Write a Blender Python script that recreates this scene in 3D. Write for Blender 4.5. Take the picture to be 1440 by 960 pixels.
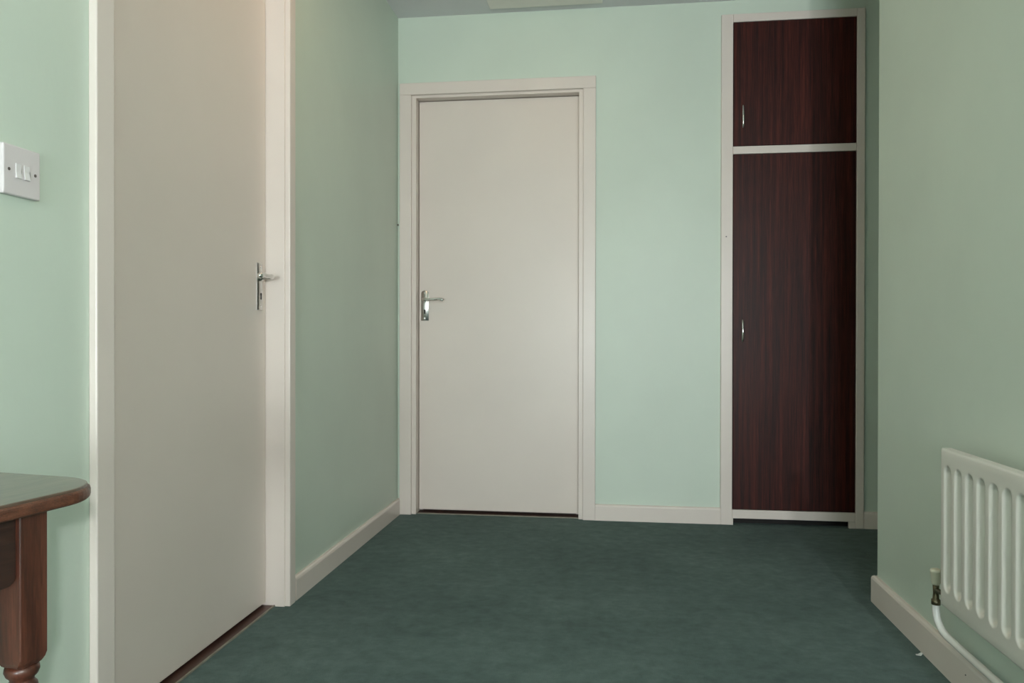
import bpy, bmesh, math, random
from mathutils import Vector, Matrix
random.seed(7)
for o in list(bpy.data.objects): bpy.data.objects.remove(o)
scene = bpy.context.scene
col = scene.collection
R = math.radians

# ------------------------------------------------------------ camera
cam_d = bpy.data.cameras.new('camera'); cam = bpy.data.objects.new('camera', cam_d); col.objects.link(cam)
cam_d.sensor_fit = 'HORIZONTAL'; cam_d.sensor_width = 36.0; cam_d.lens = 36.0 * 1090.48 / 1440.0
cam_d.clip_start = 0.02
cam.location = (0, 0, 0.8455)
cam.rotation_euler = (Matrix.Rotation(R(7.3456), 3, 'Z') @ Matrix.Rotation(R(90 - 0.2663), 3, 'X')
                      @ Matrix.Rotation(R(0.075), 3, 'Z')).to_euler()
scene.camera = cam

# ------------------------------------------------------------ world, daylight, exposure
world = bpy.data.worlds.new('world'); scene.world = world; world.use_nodes = True
wb = world.node_tree.nodes['Background']
wb.inputs[0].default_value = (0.80, 0.90, 1.0, 1); wb.inputs[1].default_value = 0.6

YB = -4.4                                       # inner face of the wall behind the camera
WIN = (-0.45, 0.50, 0.30, 1.40)                 # its window opening: x0, x1, z0, z1
dl = bpy.data.lights.new('daylight', 'AREA'); dl.shape = 'RECTANGLE'; dl.size = WIN[1] - WIN[0] - .09; dl.size_y = WIN[3] - WIN[2] - .09
dl.energy = 178; dl.color = (0.90, 0.955, 1.0)
dlo = bpy.data.objects.new('daylight', dl); col.objects.link(dlo)
dlo.location = ((WIN[0] + WIN[1]) / 2, YB - 0.14, (WIN[2] + WIN[3]) / 2); dlo.rotation_euler = (R(90), 0, 0)
ADDED_LAMP, ADDED_GLOW = Vector((0.72, -1.05, 1.215)), 2350.0     # added bulb standing in for a camera flash, and its brightness
LAMP_GLOW = 26.0

vs = scene.view_settings
vs.view_transform = 'Standard'; vs.look = 'None'; vs.exposure = -0.06; vs.gamma = 1.0; vs.use_curve_mapping = False

# ------------------------------------------------------------ materials
def nodes_of(name, rough=.5, spec=.5, metallic=0.0):
    m = bpy.data.materials.new(name); m.use_nodes = True
    nt = m.node_tree; b = nt.nodes['Principled BSDF']
    b.inputs['Roughness'].default_value = rough; b.inputs['Metallic'].default_value = metallic
    b.inputs['Specular IOR Level'].default_value = spec
    return m, nt, b
def coords(nt, scale=(1, 1, 1), generated=False):
    tc = nt.nodes.new('ShaderNodeTexCoord'); mp = nt.nodes.new('ShaderNodeMapping')
    mp.inputs['Scale'].default_value = scale
    nt.links.new(tc.outputs['Generated' if generated else 'Object'], mp.inputs['Vector']); return mp.outputs['Vector']
def noise(nt, vec, scale, detail=4, rough=.55):
    n = nt.nodes.new('ShaderNodeTexNoise'); n.inputs['Scale'].default_value = scale
    n.inputs['Detail'].default_value = detail; n.inputs['Roughness'].default_value = rough
    nt.links.new(vec, n.inputs['Vector']); return n.outputs['Fac']
def ramp(nt, fac, stops):
    r = nt.nodes.new('ShaderNodeValToRGB'); e = r.color_ramp.elements
    while len(e) < len(stops): e.new(.5)
    for i, (p, c) in enumerate(stops): e[i].position = p; e[i].color = (*c, 1)
    nt.links.new(fac, r.inputs['Fac']); return r.outputs['Color']
def bump(nt, b, fac, strength, dist):
    n = nt.nodes.new('ShaderNodeBump'); n.inputs['Strength'].default_value = strength; n.inputs['Distance'].default_value = dist
    nt.links.new(fac, n.inputs['Height'])
    prev = b.inputs['Normal'].links
    if prev: nt.links.new(prev[0].from_socket, n.inputs['Normal'])
    nt.links.new(n.outputs['Normal'], b.inputs['Normal'])
def mixed(c, k): return tuple(max(0, x * k) for x in c)

def paint(name, c, rough, var=.05, scale=3.0, bmp=.05, bscale=60, stretch=(1, 1, 1), spec=.5):
    m, nt, b = nodes_of(name, rough, spec)
    v = coords(nt); f = noise(nt, v, scale)
    cc = ramp(nt, f, [(.3, mixed(c, 1 - var)), (.7, mixed(c, 1 + var))])
    nt.links.new(cc, b.inputs['Base Color'])
    vb = coords(nt, stretch)
    bump(nt, b, noise(nt, vb, bscale, 3), bmp, .002)
    return m
GREEN = (0.62, 0.705, 0.612)
M = {}
M['wall'] = paint('mint_wall_paint', GREEN, .42, .035, 2.2, .22, 55, (1, 1, .35), .4)
M['ceiling'] = paint('ceiling_paint', (0.76, 0.755, 0.77), .8, .03, 4, .3, 40)
M['cream'] = paint('cream_gloss_paint', (0.745, 0.665, 0.61), .34, .03, 3, .05, 25, (1, 1, .4))
M['door'] = paint('cream_door_paint', (0.74, 0.66, 0.60), .36, .025, 2.5, .07, 14, (1, 1, .6))
M['hatch'] = paint('hatch_paint', (0.93, 0.89, 0.83), .6, .03, 6, .3, 30)
M['radiator'] = paint('radiator_enamel', (0.70, 0.675, 0.615), .32, .02, 4, .02, 30)
M['pipe'] = paint('white_pipe_gloss', (0.78, 0.77, 0.73), .25, .02, 8, .02, 30)
M['plastic'] = paint('white_plastic', (0.72, 0.67, 0.675), .3, .01, 10, .01, 30)
M['rocker'] = paint('white_rocker_plastic', (0.80, 0.77, 0.77), .25, .01, 10, .01, 30)
M['valve_cap'] = paint('ivory_plastic', (0.68, 0.66, 0.52), .45, .04, 20, .02, 30)
M['paper'] = paint('pale_scrap', (0.66, 0.68, 0.66), .8, .05, 40, .1, 60)
M['shade'] = paint('lamp_shade_fabric', (0.80, 0.66, 0.46), .8, .04, 20, .2, 200)
M['strip'] = paint('carpet_edge_strip', (0.24, 0.225, 0.18), .6, .2, 30, .1, 80)

def metal(name, c, rough):
    m, nt, b = nodes_of(name, rough, .5, 1.0)
    f = noise(nt, coords(nt), 60); nt.links.new(ramp(nt, f, [(.3, mixed(c, .93)), (.7, c)]), b.inputs['Base Color']); return m
M['chrome'] = metal('chrome', (.78, .77, .75), .13)
M['plate_chrome'] = metal('worn_plate_chrome', (.56, .55, .52), .24)
M['brass'] = metal('dull_brass', (.16, .14, .09), .45)
M['dark'] = paint('dark_hole', (.012, .010, .009), .8)
M['nail'] = paint('nail_steel', (.12, .10, .09), .5)

def wood(name, stops, rough, freq, stretch, bmp=.1, coat=0.0):
    m, nt, b = nodes_of(name, rough)
    v = coords(nt, stretch)
    w = noise(nt, v, freq, 6, .65)
    v2 = coords(nt, tuple(s * 4 for s in stretch)); w2 = noise(nt, v2, freq * 2.2, 3, .5)
    mx = nt.nodes.new('ShaderNodeMath'); mx.operation = 'MULTIPLY_ADD'; mx.inputs[1].default_value = .35
    nt.links.new(w2, mx.inputs[0]); 
    sc = nt.nodes.new('ShaderNodeMath'); sc.operation = 'MULTIPLY'; sc.inputs[1].default_value = .65
    nt.links.new(w, sc.inputs[0]); nt.links.new(sc.outputs[0], mx.inputs[2])
    nt.links.new(ramp(nt, mx.outputs[0], stops), b.inputs['Base Color'])
    bump(nt, b, w2, bmp, .001)
    b.inputs['Coat Weight'].default_value = coat; b.inputs['Coat Roughness'].default_value = .12
    return m
M['mahogany'] = wood('dark_mahogany', [(.36, (.011, .0033, .0031)), (.46, (.030, .0066, .0050)), (.54, (.051, .0094, .0064)), (.64, (.088, .0175, .0105))], .45, 9, (6.5, 1, .16), .05)
M['mahogany'].node_tree.nodes['Principled BSDF'].inputs['Specular IOR Level'].default_value = .2
M['table_top'] = wood('table_top_wood', [(.35, (.060, .036, .024)), (.5, (.095, .060, .042)), (.65, (.125, .085, .062))], .30, 8, (5, .8, 5), .08, .7)
M['table_edge'] = wood('table_edge_wood', [(.35, (.040, .016, .010)), (.5, (.105, .037, .020)), (.66, (.17, .068, .038))], .35, 12, (3, 3, 9), .15, .2)
M['table_leg'] = wood('table_leg_wood', [(.36, (.030, .010, .006)), (.5, (.068, .020, .011)), (.66, (.115, .036, .019))], .36, 9, (6, 6, .5), .1, .2)
M['table_apron'] = wood('table_apron_wood', [(.36, (.018, .009, .007)), (.64, (.045, .018, .012))], .4, 9, (6, .6, 6), .1)
M['threshold'] = wood('threshold_wood', [(.35, (.040, .017, .012)), (.65, (.085, .038, .027))], .4, 10, (5, .5, 5), .2)

def carpet():
    m, nt, b = nodes_of('teal_carpet', .95, .1)
    v = coords(nt)
    big = noise(nt, v, 1.9, 5, .6); mid = noise(nt, v, 22, 4, .7); fine = noise(nt, v, 420, 2, .6)
    a = nt.nodes.new('ShaderNodeMath'); a.operation = 'MULTIPLY_ADD'; a.inputs[1].default_value = .36
    nt.links.new(mid, a.inputs[0])
    s = nt.nodes.new('ShaderNodeMath'); s.operation = 'MULTIPLY'; s.inputs[1].default_value = .34
    nt.links.new(big, s.inputs[0]); nt.links.new(s.outputs[0], a.inputs[2])
    c = nt.nodes.new('ShaderNodeMath'); c.operation = 'MULTIPLY_ADD'; c.inputs[1].default_value = .30
    nt.links.new(fine, c.inputs[0]); nt.links.new(a.outputs[0], c.inputs[2])
    k = ramp(nt, c.outputs[0], [(.36, (.039, .075, .067)), (.5, (.080, .132, .119)), (.64, (.136, .202, .186))])
    nt.links.new(k, b.inputs['Base Color'])
    bump(nt, b, fine, .7, .006); bump(nt, b, mid, .35, .01)
    b.inputs['Sheen Weight'].default_value = .12; b.inputs['Sheen Roughness'].default_value = .5
    return m
M['carpet'] = carpet()

def glass():
    m = bpy.data.materials.new('window_glass'); m.use_nodes = True; nt = m.node_tree; nt.nodes.clear()
    o = nt.nodes.new('ShaderNodeOutputMaterial'); t = nt.nodes.new('ShaderNodeBsdfTransparent'); g = nt.nodes.new('ShaderNodeBsdfGlossy')
    g.inputs['Roughness'].default_value = .02; t.inputs[0].default_value = (.95, .97, .96, 1)
    mx = nt.nodes.new('ShaderNodeMixShader'); f = nt.nodes.new('ShaderNodeFresnel'); f.inputs[0].default_value = 1.45
    nt.links.new(f.outputs[0], mx.inputs[0]); nt.links.new(t.outputs[0], mx.inputs[1]); nt.links.new(g.outputs[0], mx.inputs[2])
    nt.links.new(mx.outputs[0], o.inputs[0]); return m
M['glass'] = glass()
def lit(name, c, strength):
    m, nt, b = nodes_of(name, .3); b.inputs['Base Color'].default_value = (*c, 1)
    b.inputs['Emission Color'].default_value = (*c, 1); b.inputs['Emission Strength'].default_value = strength; return m
M['bowl'] = lit('lit_glass_bowl', (1, .68, .40), LAMP_GLOW)
M['bulb'] = lit('added_lamp_bulb', (.97, .98, 1.0), ADDED_GLOW)  # glow of the lamp added behind the camera

# ------------------------------------------------------------ mesh helpers
def tag(o, label=None, cat=None, group=None, kind=None):
    if label: o['label'] = label
    if cat: o['category'] = cat
    if group: o['group'] = group
    if kind: o['kind'] = kind
    return o
def link(name, bm, mat, parent=None, smooth=False, bevel=0, seg=2):
    me = bpy.data.meshes.new(name)
    bmesh.ops.recalc_face_normals(bm, faces=bm.faces); bm.to_mesh(me); bm.free()
    me.materials.append(M[mat])
    if smooth:
        for p in me.polygons: p.use_smooth = True
    o = bpy.data.objects.new(name, me); col.objects.link(o)
    if parent: o.parent = parent
    if bevel:
        b = o.modifiers.new('bevel', 'BEVEL'); b.width = bevel; b.segments = seg; b.limit_method = 'ANGLE'; b.angle_limit = R(40)
        b.harden_normals = False
    return o
def empty(name, loc, rz=0):
    o = bpy.data.objects.new(name, None); col.objects.link(o); o.location = loc; o.rotation_euler = (0, 0, rz)
    o.empty_display_size = .05; return o
def box(bm, x0, x1, y0, y1, z0, z1):
    v = [bm.verts.new((x, y, z)) for x in (x0, x1) for y in (y0, y1) for z in (z0, z1)]
    for f in ((0, 1, 3, 2), (4, 6, 7, 5), (0, 4, 5, 1), (2, 3, 7, 6), (0, 2, 6, 4), (1, 5, 7, 3)): bm.faces.new([v[i] for i in f])
def bx(name, mat, parent, x0, x1, y0, y1, z0, z1, bevel=0.0, seg=2):
    """a box; under an Empty the coordinates are given in the world and shifted to the Empty's frame"""
    bm = bmesh.new()
    s = parent.location if (parent and parent.rotation_euler.z == 0) else Vector((0, 0, 0))
    box(bm, x0 - s.x, x1 - s.x, y0 - s.y, y1 - s.y, z0 - s.z, z1 - s.z)
    return link(name, bm, mat, parent, bevel=bevel, seg=seg)
def slab(name, mat, axis, p0, p1, u0, u1, z0, z1, holes=()):
    """upright wall slab with rectangular openings (u, z); one closed mesh"""
    us = sorted({u0, u1, *[h[i] for h in holes for i in (0, 1)]}); zs = sorted({z0, z1, *[h[i] for h in holes for i in (2, 3)]})
    def solid(i, j):
        if not (0 <= i < len(us) - 1 and 0 <= j < len(zs) - 1): return False
        a, b = (us[i] + us[i + 1]) / 2, (zs[j] + zs[j + 1]) / 2
        return not any(h[0] < a < h[1] and h[2] < b < h[3] for h in holes)
    bm = bmesh.new(); cache = {}
    def V(p, u, z):
        k = (p, u, z)
        if k not in cache: cache[k] = bm.verts.new((p, u, z) if axis == 'x' else (u, p, z))
        return cache[k]
    for i in range(len(us) - 1):
        for j in range(len(zs) - 1):
            if not solid(i, j): continue
            a, b, c, d = us[i], us[i + 1], zs[j], zs[j + 1]
            for p in (p0, p1): bm.faces.new([V(p, a, c), V(p, b, c), V(p, b, d), V(p, a, d)])
            if not solid(i - 1, j): bm.faces.new([V(p0, a, c), V(p1, a, c), V(p1, a, d), V(p0, a, d)])
            if not solid(i + 1, j): bm.faces.new([V(p0, b, c), V(p1, b, c), V(p1, b, d), V(p0, b, d)])
            if not solid(i, j - 1): bm.faces.new([V(p0, a, c), V(p1, a, c), V(p1, b, c), V(p0, b, c)])
            if not solid(i, j + 1): bm.faces.new([V(p0, a, d), V(p1, a, d), V(p1, b, d), V(p0, b, d)])
    return link(name, bm, mat)
def tube(bm, pts, r, n=16, cap=True):
    """a round bar swept along points; r is a number or one per point"""
    pts = [Vector(p) for p in pts]; rs = r if isinstance(r, (list, tuple)) else [r] * len(pts)
    rings = []; up = None
    for i, p in enumerate(pts):
        t = (pts[min(i + 1, len(pts) - 1)] - pts[max(i - 1, 0)]).normalized()
        if up is None: up = t.orthogonal().normalized()
        up = (up - t * up.dot(t)).normalized(); s = t.cross(up)
        rings.append([bm.verts.new(p + (up * math.cos(a) + s * math.sin(a)) * rs[i]) for a in [2 * math.pi * k / n for k in range(n)]])
    for a, b in zip(rings, rings[1:]):
        for k in range(n): bm.faces.new([a[k], a[(k + 1) % n], b[(k + 1) % n], b[k]])
    if cap: bm.faces.new(rings[0][::-1]); bm.faces.new(rings[-1])
def smoothpath(pts, n=8):
    """Catmull-Rom through the points"""
    P = [Vector(p) for p in pts]; P = [P[0] * 2 - P[1]] + P + [P[-1] * 2 - P[-2]]; out = []
    for i in range(1, len(P) - 2):
        for k in range(n):
            t = k / n; a, b, c, d = P[i - 1], P[i], P[i + 1], P[i + 2]
            out.append(.5 * ((2 * b) + (c - a) * t + (2 * a - 5 * b + 4 * c - d) * t * t + (3 * b - a - 3 * c + d) * t ** 3))
    return out + [P[-2]]
def lathe(bm, prof, cx=0, cy=0, n=32):
    rings = [[bm.verts.new((cx + r * math.cos(2 * math.pi * k / n), cy + r * math.sin(2 * math.pi * k / n), z)) for k in range(n)] for r, z in prof]
    for a, b in zip(rings, rings[1:]):
        for k in range(n): bm.faces.new([a[k], a[(k + 1) % n], b[(k + 1) % n], b[k]])
    bm.faces.new(rings[0][::-1]); bm.faces.new(rings[-1])
def prism(bm, outline, h0, h1, f):
    """outline (a, b) pulled from h0 to h1; f(a, b, h) places the point"""
    A = [bm.verts.new(f(a, b, h0)) for a, b in outline]; B = [bm.verts.new(f(a, b, h1)) for a, b in outline]
    n = len(A); bm.faces.new(A[::-1]); bm.faces.new(B)
    for i in range(n): bm.faces.new([A[i], A[(i + 1) % n], B[(i + 1) % n], B[i]])

# ------------------------------------------------------------ the room
L, RW, D, H = 1.0196, 0.8431, 3.6249, 2.3764
YE = 2.6048                 # far end of the right-hand wall
EX = 1.95                   # end of the side passage
bm = bmesh.new(); box(bm, -L - .5, EX + .3, YB - .2, D + .7, -.10, 0)
tag(link('floor', bm, 'carpet'), 'teal green carpet covering the whole hall floor', 'floor', kind='structure')
bm = bmesh.new(); box(bm, -L - .5, EX + .3, YB - .2, D + .7, H, H + .1)
tag(link('ceiling', bm, 'ceiling'), 'pale grey painted ceiling over the hall', 'ceiling', kind='structure')
# openings
LD0, LD1 = 1.464, 2.320     # left door opening between linings (y)
FD0, FD1 = -.931, -.154     # far door opening between linings (x)
DH = 1.990                  # underside of the head linings
LT = .024                   # lining thickness
CX0, CX1, CZ1 = .515, 1.088, 2.290
wl = tag(slab('wall_left', 'wall', 'x', -L - .14, -L, YB - .1, D, 0, H, [(LD0 - LT, LD1 + LT, 0, DH + LT)]),
    'mint green wall with the light switch and a cream door', 'wall', kind='structure')
tag(slab('wall_far', 'wall', 'y', D, D + .14, -L - .14, EX + .1, 0, H,
    [(FD0 - LT, FD1 + LT, 0, DH + LT), (CX0, CX1, 0, CZ1)]), 'mint green wall holding the far cream door and dark cupboard', 'wall', kind='structure')
tag(slab('wall_right', 'wall', 'x', RW, RW + .10, YB - .1, YE, 0, H), 'mint green wall behind the white radiator', 'wall', kind='structure')
tag(slab('wall_passage', 'wall', 'y', YE - .10, YE, RW + .10, EX, 0, H), 'mint green wall along the dark side passage', 'wall', kind='structure')
tag(slab('wall_passage_end', 'wall', 'x', EX, EX + .1, YE - .10, D, 0, H), 'mint green wall closing the dark side passage', 'wall', kind='structure')
tag(slab('wall_back', 'wall', 'y', YB - .10, YB, -L, RW, 0, H, [WIN]), 'mint green wall around the two pane hall window', 'wall', kind='structure')

# window behind the camera: frame, sill, glazing bar and two panes
f = .045; x0, x1, z0, z1 = WIN; xm = (x0 + x1) / 2
w = tag(empty('window_1', (xm, YB - .05, z0)), 'white framed two pane hall window letting in daylight', 'window', kind='structure')
for a in ((x0, x0 + f, z0, z1), (x1 - f, x1, z0, z1), (x0 + f, x1 - f, z0, z0 + f), (x0 + f, x1 - f, z1 - f, z1), (xm - .018, xm + .018, z0 + f, z1 - f)):
    bx('window_frame', 'cream', w, a[0], a[1], YB - .08, YB - .03, a[2], a[3], .003)
for a in ((x0 + f, xm - .018), (xm + .018, x1 - f)): bx('pane', 'glass', w, a[0], a[1], YB - .057, YB - .053, z0 + f, z1 - f)
bx('window_sill', 'cream', w, x0 - .04, x1 + .04, YB - .028, YB + .05, z0 - .025, z0, .004)

# baseboards: moulded strip with a rounded top edge
def baseboard(name, label, p, q, h, t=.015, end=0.0):
    """board along the wall foot from p to q (floor points on the wall face); it projects to the left of p->q"""
    p, q = Vector((*p, 0)), Vector((*q, 0)); d = (q - p).normalized(); n = Vector((-d.y, d.x, 0))
    prof = [(0, 0), (t, 0), (t, h - .010), (t * .85, h - .004), (t * .5, h), (0, h)]
    bm = bmesh.new()
    A = [bm.verts.new(p + n * a + Vector((0, 0, b))) for a, b in prof]
    B = [bm.verts.new(q + d * (end * (a / t)) + n * a + Vector((0, 0, b))) for a, b in prof]
    k = len(prof); bm.faces.new(A[::-1]); bm.faces.new(B)
    for i in range(k): bm.faces.new([A[i], A[(i + 1) % k], B[(i + 1) % k], B[i]])
    return tag(link(name, bm, 'cream'), label, 'baseboard', kind='structure')
baseboard('baseboard_left', 'cream baseboard running between the two cream doors', (-L, D), (-L, LD1 + .061), .0755)
baseboard('baseboard_left_near', 'cream baseboard behind the wooden table', (-L, LD0 - .0615), (-L, YB), .0755)
baseboard('baseboard_far', 'cream baseboard between far door and dark cupboard', (.489, D), (-.0785, D), .0745)
baseboard('baseboard_passage', 'cream baseboard to the right of the dark cupboard', (EX, D), (1.1105, D), .0745)
br = baseboard('baseboard_right', 'cream baseboard under the radiator with a nail mark', (RW, YB), (RW, YE), .086, end=.015)
baseboard('baseboard_passage_side', 'cream baseboard wrapping the radiator wall corner into the passage', (RW, YE), (EX, YE), .086)
bm = bmesh.new(); bmesh.ops.create_icosphere(bm, subdivisions=1, radius=.0022, matrix=Matrix.Translation((RW - .015, 1.945, .053)))
link('nail_head', bm, 'nail', br)

# ------------------------------------------------------------ door furniture
def lever_handle(parent, M4, zc, flip=1, arch=True):
    """handle in a local frame: x along the door to the hinge side, y out of the door, z up"""
    def f(a, b, h): return M4 @ Vector((a, h, b))
    W, Hh = .0185, .0725
    out = [(-W, -Hh), (W, -Hh)]
    if arch: out += [(W, Hh - .012)] + [(W * math.cos(t), Hh - .012 + .012 * math.sin(t)) for t in [math.pi * k / 10 for k in range(1, 10)]] + [(-W, Hh - .012)]
    else: out += [(W, Hh), (-W, Hh)]
    def domed(k, kz, h0, sag):
        """plate with a rounded (bowed) front: strips across the width, outline top arched or square"""
        bm = bmesh.new(); n = 12; cols = []
        for i in range(n + 1):
            a_ = -W * k + 2 * W * k * i / n; q = a_ / (W * k)
            top = (Hh - .012 + .012 * math.sqrt(max(0, 1 - q * q)) if arch else Hh) * kz
            hh = h0 + sag * (1 - q * q)
            cols.append([bm.verts.new(f(a_, z_, h_)) for z_, h_ in ((-Hh * kz, 0), (-Hh * kz, hh - .001), (-Hh * kz + .0015, hh), (0, hh), (top - .0015, hh), (top, hh - .001), (top, 0))])
        for A_, B_ in zip(cols, cols[1:]):
            for j in range(6): bm.faces.new([A_[j], A_[j + 1], B_[j + 1], B_[j]])
            bm.faces.new([A_[6], A_[0], B_[0], B_[6]])
        bm.faces.new(cols[0]); bm.faces.new(cols[-1][::-1]); return bm
    plate = link('handle', domed(1, 1, .0022, .0036), 'plate_chrome', parent); tag(plate, 'chrome lever handle on a keyhole plate')
    for q_ in plate.data.polygons: q_.use_smooth = abs(q_.normal.x) < 2 and q_.area < 4e-4
    plate.data.set_sharp_from_angle(angle=R(35))
    zl = .029
    bm = bmesh.new()
    tube(bm, [f(0, zl, .0045), f(0, zl, .010), f(0, zl, .0125)], [.0125, .0125, .0105], 24); link('rose', bm, 'chrome', plate, True)
    bm = bmesh.new()
    pts = smoothpath([f(0, zl, .010), f(0, zl, .030), f(.004, zl, .042), f(.018, zl, .049), f(.05, zl - .001, .050), f(.078, zl + .001, .049), f(.096, zl - .003, .048)], 6)
    n = len(pts); tube(bm, pts, [.0085 if i < n * .3 else .0075 - .0012 * math.sin((i / n - .3) / .7 * math.pi) + (.0012 if i > n - 4 else 0) for i in range(n)], 16)
    bmesh.ops.create_icosphere(bm, subdivisions=2, radius=.0084, matrix=Matrix.Translation(pts[-1]))
    link('lever', bm, 'chrome', plate, True)
    bm = bmesh.new(); zk = -.030
    key = [(.0042 * math.cos(t), zk + .006 + .0042 * math.sin(t)) for t in [R(-50 + 280 * k / 12) for k in range(13)]] + [(-.0030, zk - .010), (.0030, zk - .010)]
    prism(bm, key, .0050, .0066, f); link('keyhole', bm, 'dark', plate)
    for zz in (.060, -.062):
        bm = bmesh.new(); tube(bm, [f(0, zz, .0045), f(0, zz, .0066)], .0032, 12); link('screw', bm, 'chrome', plate)
    return plate

# ------------------------------------------------------------ door 1, in the left wall
d1 = tag(empty('door_1', (-L, (LD0 + LD1) / 2, 0)), 'cream flush door in the left wall beside the wooden table', 'door', kind='structure')
DX = -L - .060             # face of the leaf
leaf = bx('door_leaf', 'door', d1, DX - .038, DX, LD0 + .003, LD1 - .003, .013, DH - .003, .002)
AW = .056
bx('lining', 'cream', d1, -L - .14, -L + .001, LD0 - LT, LD0, 0, DH, .001)
bx('lining', 'cream', d1, -L - .14, -L + .001, LD1, LD1 + LT, 0, DH, .001)
bx('head_lining', 'cream', d1, -L - .14, -L + .001, LD0 - LT, LD1 + LT, DH, DH + LT, .001)
for y0, y1 in ((LD0 - .004 - AW, LD0 - .004), (LD1 + .004, LD1 + .004 + AW - .012)):
    bx('architrave', 'cream', d1, -L, -L + .018, y0, y1, 0, DH + .012, .003)
bx('head_architrave', 'cream', d1, -L, -L + .018, LD0 - .004 - AW, LD1 + .004 + AW - .012, DH + .012, DH + .068, .003)
for a in ((LD0, LD0 + .014, 0, DH), (LD1 - .014, LD1, 0, DH), (LD0 + .014, LD1 - .014, DH - .014, DH)):
    bx('door_stop', 'cream', d1, DX - .075, DX - .040, a[0], a[1], a[2], a[3])
bx('threshold_board', 'threshold', d1, -L - .14, -L - .035, LD0, LD1, 0, .004, .001)
bx('threshold_rebate', 'threshold', d1, DX - .075, DX - .040, LD0 + .014, LD1 - .014, .004, .022)
bx('carpet_edge_strip', 'strip', d1, -L - .0345, -L - .0295, LD0, LD1, 0, .0055, .001)
Mh = Matrix(((0, 1, 0, DX + L), (-1, 0, 0, 2.274 - (LD0 + LD1) / 2), (0, 0, 1, 1.003), (0, 0, 0, 1)))
lever_handle(d1, Mh, 0, arch=False)
for zz in (.25, 1.72):
    bm = bmesh.new(); tube(bm, [Vector((DX + L + .004, LD0 + .004 - (LD0 + LD1) / 2, zz - .04)), Vector((DX + L + .004, LD0 + .004 - (LD0 + LD1) / 2, zz + .04))], .005, 12)
    link('hinge', bm, 'cream', d1, True)

# ------------------------------------------------------------ door 2, in the far wall
d2 = tag(empty('door_2', ((FD0 + FD1) / 2, D, 0)), 'cream flush door in the far wall beside the dark cupboard', 'door', kind='structure')
DY = D + .050
bx('door_leaf', 'door', d2, FD0 + .003, FD1 - .002, DY, DY + .038, .014, DH - .003, .002)
bx('lining', 'cream', d2, FD0 - LT, FD0, D - .001, D + .14, 0, DH, .001)
bx('lining', 'cream', d2, FD1, FD1 + LT, D - .001, D + .14, 0, DH, .001)
bx('head_lining', 'cream', d2, FD0 - LT, FD1 + LT, D - .001, D + .14, DH, DH + LT, .001)
bx('architrave', 'cream', d2, -1.008, FD0 - .020, D - .018, D, 0, 2.002, .003)
bx('architrave', 'cream', d2, FD1 + .020, -.0755, D - .018, D, 0, 2.002, .003)
bx('head_architrave', 'cream', d2, -1.008, -.0755, D - .018, D, 2.002, 2.0585, .003)
for a in ((FD0, FD0 + .014, 0, DH), (FD1 - .014, FD1, 0, DH), (FD0 + .014, FD1 - .014, DH - .014, DH)):
    bx('door_stop', 'cream', d2, a[0], a[1], DY + .040, DY + .075, a[2], a[3])
bx('threshold_board', 'threshold', d2, FD0, FD1, D + .018, D + .14, 0, .003, .001)
bx('threshold_rebate', 'threshold', d2, FD0 + .014, FD1 - .014, DY + .040, DY + .075, .003, .022)
bx('carpet_edge_strip', 'strip', d2, FD0, FD1, D + .010, D + .0178, 0, .0045, .001)
cx2 = (FD0 + FD1) / 2
Mh2 = Matrix(((1, 0, 0, -.899 - cx2), (0, -1, 0, .050), (0, 0, 1, 1.0015), (0, 0, 0, 1)))
lever_handle(d2, Mh2, 0, arch=True)
bm = bmesh.new(); tube(bm, [(-L, D - .012, 1.385), (-L + .006, D - .012, 1.385)], .004, 10)
link('nail_head', bm, 'nail', wl)

# ------------------------------------------------------------ built-in cupboard
FX0, FX1, FT = .4895, 1.110, 2.3084
SX0, SX1 = .541, 1.0745     # inner edges of the stiles
YF = D - .018               # front face of the frame
c = tag(empty('cupboard', ((FX0 + FX1) / 2, D, 0)), 'tall built-in cupboard with two dark mahogany doors in a cream frame', 'cupboard')
bx('stile', 'cream', c, FX0, SX0, YF, D, 0, FT, .0025)
bx('stile', 'cream', c, SX1, FX1, YF, D, 0, FT, .0025)
bx('rail', 'cream', c, SX0, SX1, YF, D, 2.272, FT, .002)
bx('rail', 'cream', c, SX0, SX1, YF, D, 1.677, 1.7115, .002)
bx('rail', 'cream', c, SX0, SX1, YF, D, .030, .070, .002)
bx('foot_block', 'cream', c, 1.047, SX1, YF, D, 0, .030, .001)
bx('foot_block', 'cream', c, SX0, .5455, YF, D, 0, .030, .001)
bx('carcass_side', 'dark', c, CX0, CX0 + .016, D, D + .5, 0, CZ1)
bx('carcass_side', 'dark', c, CX1 - .016, CX1, D, D + .5, 0, CZ1)
bx('carcass_back', 'dark', c, CX0 + .016, CX1 - .016, D + .484, D + .5, 0, CZ1)
bx('carcass_top', 'dark', c, CX0 + .016, CX1 - .016, D, D + .484, CZ1 - .016, CZ1)
bx('plinth', 'dark', c, CX0 + .016, CX1 - .016, D + .03, D + .046, 0, .05)
bx('carcass_base', 'dark', c, CX0 + .016, CX1 - .016, D + .001, D + .484, .05, .066)
def bow_handle(parent, x, zc, y0):
    bm = bmesh.new(); s = c.location
    pts = smoothpath([(x - s.x, y0 + .002 - s.y, zc - .052), (x - s.x, y0 - .007 - s.y, zc - .047), (x - s.x, y0 - .013 - s.y, zc - .032), (x - s.x, y0 - .016 - s.y, zc),
                      (x - s.x, y0 - .013 - s.y, zc + .032), (x - s.x, y0 - .007 - s.y, zc + .047), (x - s.x, y0 + .002 - s.y, zc + .052)], 6)
    n = len(pts); tube(bm, pts, [.0034 + .0012 * math.sin(math.pi * i / (n - 1)) for i in range(n)], 12)
    o = link('handle', bm, 'chrome', parent, True); tag(o, 'slim bowed chrome pull')
    return o
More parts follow.
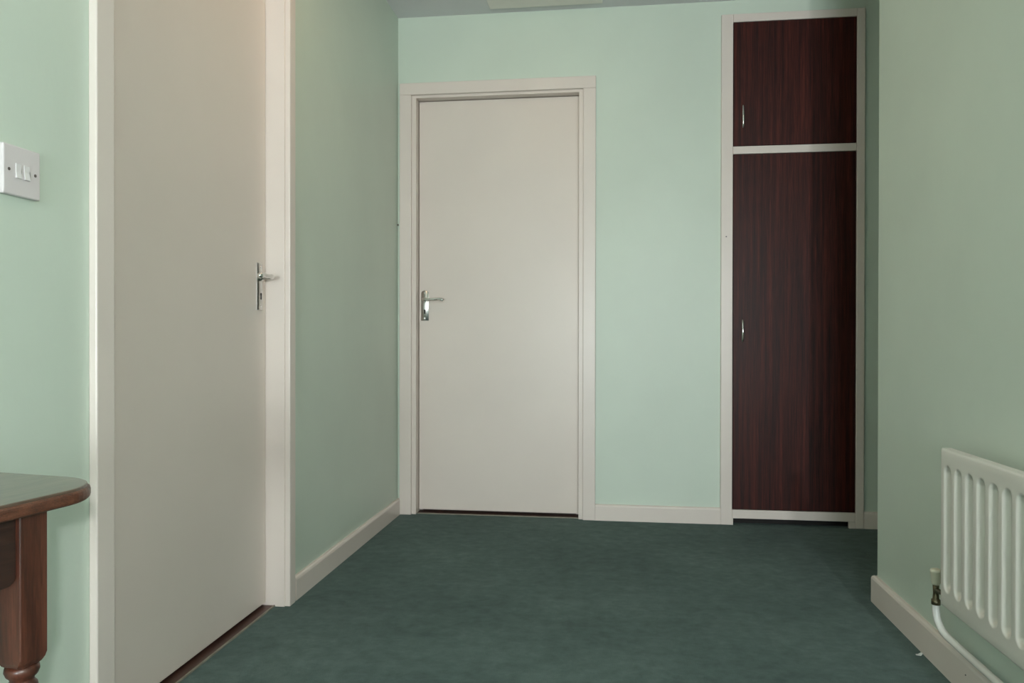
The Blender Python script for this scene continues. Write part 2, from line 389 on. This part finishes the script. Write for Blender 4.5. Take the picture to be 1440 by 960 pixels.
up = bx('door', 'mahogany', c, SX0 + .002, SX1 - .002, YF + .001, YF + .017, 1.7135, 2.270, .0012)
lo = bx('door', 'mahogany', c, SX0 + .002, SX1 - .003, YF + .001, YF + .017, .072, 1.675, .0012)
for d_, zc in ((up, 1.845), (lo, .879)):
    bow_handle(d_, .584, zc, YF + .001)
bm = bmesh.new(); tube(bm, [(.512 - c.location.x, YF + .001 - D, 1.305), (.512 - c.location.x, YF - .0012 - D, 1.305)], .003, 10)
link('screw', bm, 'nail', c)

# ------------------------------------------------------------ ceiling hatch
HX0, HX1, HY0, HY1 = -.565, -.045, 2.92, 3.560
h = tag(empty('trim_1', ((HX0 + HX1) / 2, (HY0 + HY1) / 2, H)), 'cream painted hatch set in the ceiling near the far wall', 'hatch', kind='structure')
bx('hatch_panel', 'hatch', h, HX0, HX1, HY0, HY1, H - .009, H - .0005, .004, 3)
for a in ((HX0 + .06, HX1 - .06, HY0 + .06, HY0 + .075), (HX0 + .06, HX1 - .06, HY1 - .125, HY1 - .11), (HX0 + .06, HX0 + .075, HY0 + .075, HY1 - .125), (HX1 - .075, HX1 - .06, HY0 + .075, HY1 - .125)):
    bx('bead', 'hatch', h, a[0], a[1], a[2], a[3], H - .013, H - .009, .002)

# ------------------------------------------------------------ flush ceiling lamp, above the frame
p = tag(empty('ceiling_lamp', (-.42, 2.10, H)), 'round flush ceiling lamp with a warm lit glass bowl', 'lamp')
def lp(name, mat, prof, smooth=True):
    bm = bmesh.new(); lathe(bm, prof, n=36); return link(name, bm, mat, p, smooth)
lp('base_plate', 'plastic', [(.118, -.0005), (.120, -.004), (.120, -.014), (.110, -.018)])
lp('glass_bowl', 'bowl', [(.106, -.0175), (.105, -.030), (.096, -.046), (.078, -.059), (.050, -.068), (.020, -.072), (.004, -.0725)])
lp('finial', 'chrome', [(.007, -.0715), (.009, -.076), (.006, -.082), (.002, -.084)])

# ------------------------------------------------------------ added wall lamp, unseen behind the camera, for flash-like light and the table shadow
wlp = tag(empty('added_wall_lamp', (RW, ADDED_LAMP.y, ADDED_LAMP.z - .12)), 'added unseen chrome wall lamp with a bare frosted bulb', 'lamp')
o0 = wlp.location; c0 = ADDED_LAMP - o0
bm = bmesh.new(); tube(bm, [(-.0, 0, 0), (-.010, 0, 0), (-.016, 0, 0)], [.045, .045, .030], 28); link('back_plate', bm, 'chrome', wlp, True)
bm = bmesh.new(); tube(bm, smoothpath([(-.014, 0, 0), (-.06, 0, -.008), (c0.x + .02, 0, .004), (c0.x, 0, .030), (c0.x, 0, .050)], 6), .006, 12); link('arm', bm, 'chrome', wlp, True)
bm = bmesh.new(); lathe(bm, [(.008, .046), (.018, .052), (.018, .080), (.014, .086)], c0.x, c0.y, 24); link('lamp_holder', bm, 'chrome', wlp, True)
bm = bmesh.new(); bmesh.ops.create_uvsphere(bm, u_segments=24, v_segments=16, radius=.036, matrix=Matrix.Translation(c0)); link('bulb', bm, 'bulb', wlp, True)

# ------------------------------------------------------------ light switch
s = tag(empty('light_switch', (-L, 1.221, 1.130)), 'white square two gang light switch on the green wall', 'switch')
bm = bmesh.new(); box(bm, .0, .0095, -.0425, .0425, -.0425, .0425); link('plate', bm, 'plastic', s, bevel=.0025, seg=3)
for yy in (-.0095, .0095):
    bm = bmesh.new()
    prism(bm, [(.0095, -.0125), (.0128, -.0125), (.0108, 0), (.0112, .0125), (.0095, .0125)], yy - .0065, yy + .0065, lambda a, b, hh: Vector((a, hh, b)))
    link('rocker', bm, 'rocker', s, bevel=.0008)
for yy in (-.030, .030):
    bm = bmesh.new(); tube(bm, [(.0093, yy, 0), (.0102, yy, 0)], .0028, 12); link('screw', bm, 'nail', s)

# ------------------------------------------------------------ radiator
RX = RW - .070              # front of the panel
RY0, RY1, RZ0, RZ1 = 1.00, 1.953, .2145, .5865
rad = tag(empty('radiator', (RW, (RY0 + RY1) / 2, RZ0)), 'white fluted panel radiator on the right hand green wall', 'radiator')
def sstep(a, b, x):
    t = max(0, min(1, (x - a) / (b - a))); return t * t * (3 - 2 * t)
def flute_depth(y, z):
    """recessed upright channels with rounded ends; y measured back from the far end"""
    pitch, half, dep = .0546, .0190, .0155
    k = round((y - .040) / pitch); 
    if k < 0 or k > 15: return 0
    dy = y - .040 - k * pitch
    z0, z1 = .040 + half, (RZ1 - RZ0) - .036 - half
    dz = max(0, z0 - z, z - z1); r = math.hypot(dy, dz)
    return dep * (1 - sstep(half * .28, half * 1.05, r))
bm = bmesh.new()
W_, H_ = RY1 - RY0, RZ1 - RZ0
ys = [i * W_ / 330 for i in range(331)]
zs = [0, .002, .006, .02, .03] + [.036 + i * .0022 for i in range(14)] + [.068 + i * (H_ - .134) / 10 for i in range(11)] + [H_ - .064 + i * .0022 for i in range(15)] + [H_ - .028, H_ - .018, H_ - .006, H_ - .002, H_]
zs = sorted(set(round(z, 5) for z in zs))
def edge_round(y, z): 
    e = min(y, W_ - y, z, H_ - z); return .004 * (1 - min(1, e / .005)) ** 2
g = [[bm.verts.new((RX + flute_depth(y, z) + edge_round(y, z) - RW, RY1 - y - rad.location.y, z)) for z in zs] for y in ys]
gb = [[bm.verts.new((RX + .024 - RW, RY1 - y - rad.location.y, z)) for z in (0, H_)] for y in (0, W_)]
for i in range(len(ys) - 1):
    for j in range(len(zs) - 1): bm.faces.new([g[i][j], g[i + 1][j], g[i + 1][j + 1], g[i][j + 1]])
bm.faces.new([gb[0][0], gb[1][0], gb[1][1], gb[0][1]])
bm.faces.new([v for v in g[0]] + [gb[0][1], gb[0][0]]); bm.faces.new([v for v in g[-1]] + [gb[1][1], gb[1][0]])
bm.faces.new([r_[0] for r_ in g] + [gb[1][0], gb[0][0]]); bm.faces.new([r_[-1] for r_ in g] + [gb[1][1], gb[0][1]])
link('fluted_panel', bm, 'radiator', rad, True)
pm = bpy.data.objects['fluted_panel'].data
pm.polygons.foreach_set('use_smooth', [len(q.vertices) == 4 and q.area < .01 for q in pm.polygons])
for yy in (RY0 + .15, RY1 - .15):
    bx('bracket', 'radiator', rad, RX + .024, RW, yy - .02, yy + .02, RZ0 + .05, RZ1 - .05, .002)
bx('seam_lip', 'radiator', rad, RX + .009, RX + .015, RY0 + .01, RY1 - .01, RZ0 - .004, RZ0 + .001, .001)
# valve at the far bottom corner
VX, VY = RW - .046, 2.037
ro = rad.location
bm = bmesh.new(); lathe(bm, [(.0085, .236), (.0100, .240), (.0125, .2655), (.0135, .268), (.0135, .272), (.011, .2745)], n=20)
for v in bm.verts: v.co += Vector((VX - ro.x, VY - ro.y, -ro.z))
cap = link('valve_cap', bm, 'valve_cap', rad, True); tag(cap, 'ivory plastic valve cap')
bm = bmesh.new(); lathe(bm, [(.0070, .186), (.0105, .187), (.0105, .199), (.0075, .201), (.0065, .215), (.0075, .2355)], n=6 * 3)
for v in bm.verts: v.co += Vector((VX - ro.x, VY - ro.y, -ro.z))
tube(bm, [(VX - ro.x, VY - ro.y, .223 - ro.z), (VX - ro.x, RY1 - .002 - ro.y, .232 - ro.z)], .0062, 12)
vb = link('valve_body', bm, 'brass', rad, True); tag(vb, 'dull brass valve body')

# ------------------------------------------------------------ heating pipe along the baseboard
bm = bmesh.new()
pts = smoothpath([(VX, VY, .188), (VX, VY - .001, .172), (VX + .002, VY - .008, .148), (VX + .008, VY - .030, .1265), (RW - .029, VY - .075, .1160), (RW - .026, VY - .14, .1125), (RW - .026, 1.75, .1125),
                  (RW - .026, 1.3, .1125), (RW - .026, .82, .1125), (RW - .026, .76, .105), (RW - .026, .745, .085), (RW - .026, .745, .0)], 7)
tube(bm, pts, .0088, 16)
tag(link('heating_pipe', bm, 'pipe', None, True), 'white painted heating pipe bending along the baseboard below the radiator', 'pipe')

# ------------------------------------------------------------ small side table by the left wall
t = tag(empty('side_table', (-.636, .940, 0), R(-9)), 'small dark wooden side table with rounded corners and turned legs', 'table')
TZ, TT, TW, TL, CR = .660, .019, .275, .55, .085
def rounded(x0, x1, y0, y1, r, n=10):
    o = []
    for cx_, cy_, a0 in ((x1 - r, y1 - r, 0), (x0 + r, y1 - r, 90), (x0 + r, y0 + r, 180), (x1 - r, y0 + r, 270)):
        o += [(cx_ + r * math.cos(R(a0 + 90 * k / n)), cy_ + r * math.sin(R(a0 + 90 * k / n))) for k in range(n + 1)]
    return o
bm = bmesh.new(); prism(bm, rounded(-TW, 0, -TL, 0, CR, 14), TZ - TT, TZ - .003, lambda a, b, z: Vector((a, b, z)))
o_ = link('top_edge', bm, 'table_edge', t, bevel=.005, seg=3); tag(o_, 'reddish moulded rim of the table top')
bm = bmesh.new(); prism(bm, rounded(-TW + .0035, -.0035, -TL + .0035, -.0035, CR - .0035, 14), TZ - .006, TZ, lambda a, b, z: Vector((a, b, z)))
link('table_top', bm, 'table_top', t, bevel=.002, seg=2)
LW = .038
def leg(x1, y1):
    bm = bmesh.new(); x0, y0 = x1 - LW, y1 - LW; cx_, cy_ = (x0 + x1) / 2, (y0 + y1) / 2; hw = LW / 2
    def sq(w_, z, ch=.0): return [bm.verts.new((cx_ + sx * a, cy_ + sy * b, z)) for sx, sy, a, b in
        ((1, 1, w_, w_ - ch), (1, 1, w_ - ch, w_), (-1, 1, w_ - ch, w_), (-1, 1, w_, w_ - ch), (-1, -1, w_, w_ - ch), (-1, -1, w_ - ch, w_), (1, -1, w_ - ch, w_), (1, -1, w_, w_ - ch))]
    rs = [sq(hw, TZ - TT, .0012), sq(hw, .466, .0012), sq(hw * .98, .461, .003), sq(hw * .90, .4565, .005), sq(hw * .80, .4545, .006)]
    for a, b in zip(rs, rs[1:]):
        for k in range(8): bm.faces.new([a[k], a[(k + 1) % 8], b[(k + 1) % 8], b[k]])
    bm.faces.new(rs[0]); bm.faces.new(rs[-1][::-1])
    lg = link('leg', bm, 'table_leg', t)
    bm = bmesh.new()
    lathe(bm, [(.0165, .4548), (.0185, .4515), (.0190, .4470), (.0170, .4420), (.0135, .4385), (.0130, .4350), (.0165, .4310), (.0175, .4250), (.0150, .4190), (.0105, .4150), (.0110, .400), (.0150, .345),
               (.0165, .30), (.0150, .22), (.0115, .14), (.0105, .115), (.0150, .108), (.0155, .100), (.0120, .092), (.0135, .07), (.0150, .05), (.0120, .02), (.0100, .001), (.009, .0)], cx_, cy_, 28)
    link('turning', bm, 'table_leg', lg, True)
for x1, y1 in ((-.030, -.085), (-.030, -TL + .085 + LW), (-TW + .030 + LW, -.085), (-TW + .030 + LW, -TL + .085 + LW)): leg(x1, y1)
def apron(ax, p0, p1, u0, u1, z0, z1, r=.012):
    o = [(u0, z1), (u0, z0 + r)] + [(u0 + r - r * math.cos(R(a)), z0 + r - r * math.sin(R(a))) for a in (22.5, 45, 67.5)] + [(u0 + r, z0), (u1 - r, z0)] + \
        [(u1 - r + r * math.sin(R(a)), z0 + r - r * math.cos(R(a))) for a in (22.5, 45, 67.5)] + [(u1, z0 + r), (u1, z1)]
    bm = bmesh.new(); prism(bm, o, p0, p1, (lambda a, b, hh: Vector((hh, a, b))) if ax == 'x' else (lambda a, b, hh: Vector((a, hh, b))))
    link('apron', bm, 'table_apron', t, bevel=.001)
y0_, y1_ = -TL + .085 + LW, -.085 - LW
apron('x', -.030 - .022, -.030 - .006, y0_, y1_, .556, TZ - TT)
apron('x', -TW + .036, -TW + .052, y0_, y1_, .556, TZ - TT)
x0_, x1_ = -TW + .030 + LW, -.030 - LW
apron('y', -.085 - .022, -.085 - .006, x0_, x1_, .556, TZ - TT)
apron('y', -TL + .091, -TL + .107, x0_, x1_, .556, TZ - TT)

# ------------------------------------------------------------ scrap on the carpet by the baseboard
bm = bmesh.new()
o = [(-.012, -.006), (.004, -.009), (.013, -.002), (.010, .006), (-.002, .004), (-.011, .003)]
A = [bm.verts.new((a, b, .001 + (.004 if i in (2, 3) else 0))) for i, (a, b) in enumerate(o)]; B = [bm.verts.new((a, b, .0024 + (.005 if i in (2, 3) else 0))) for i, (a, b) in enumerate(o)]
bm.faces.new(A[::-1]); bm.faces.new(B)
for i in range(6): bm.faces.new([A[i], A[(i + 1) % 6], B[(i + 1) % 6], B[i]])
sc = link('paper_scrap', bm, 'paper'); sc.location = (.815, 2.190, 0); sc.scale = (.7, .8, .8); tag(sc, 'tiny pale scrap on the carpet beside the right baseboard', 'scrap')
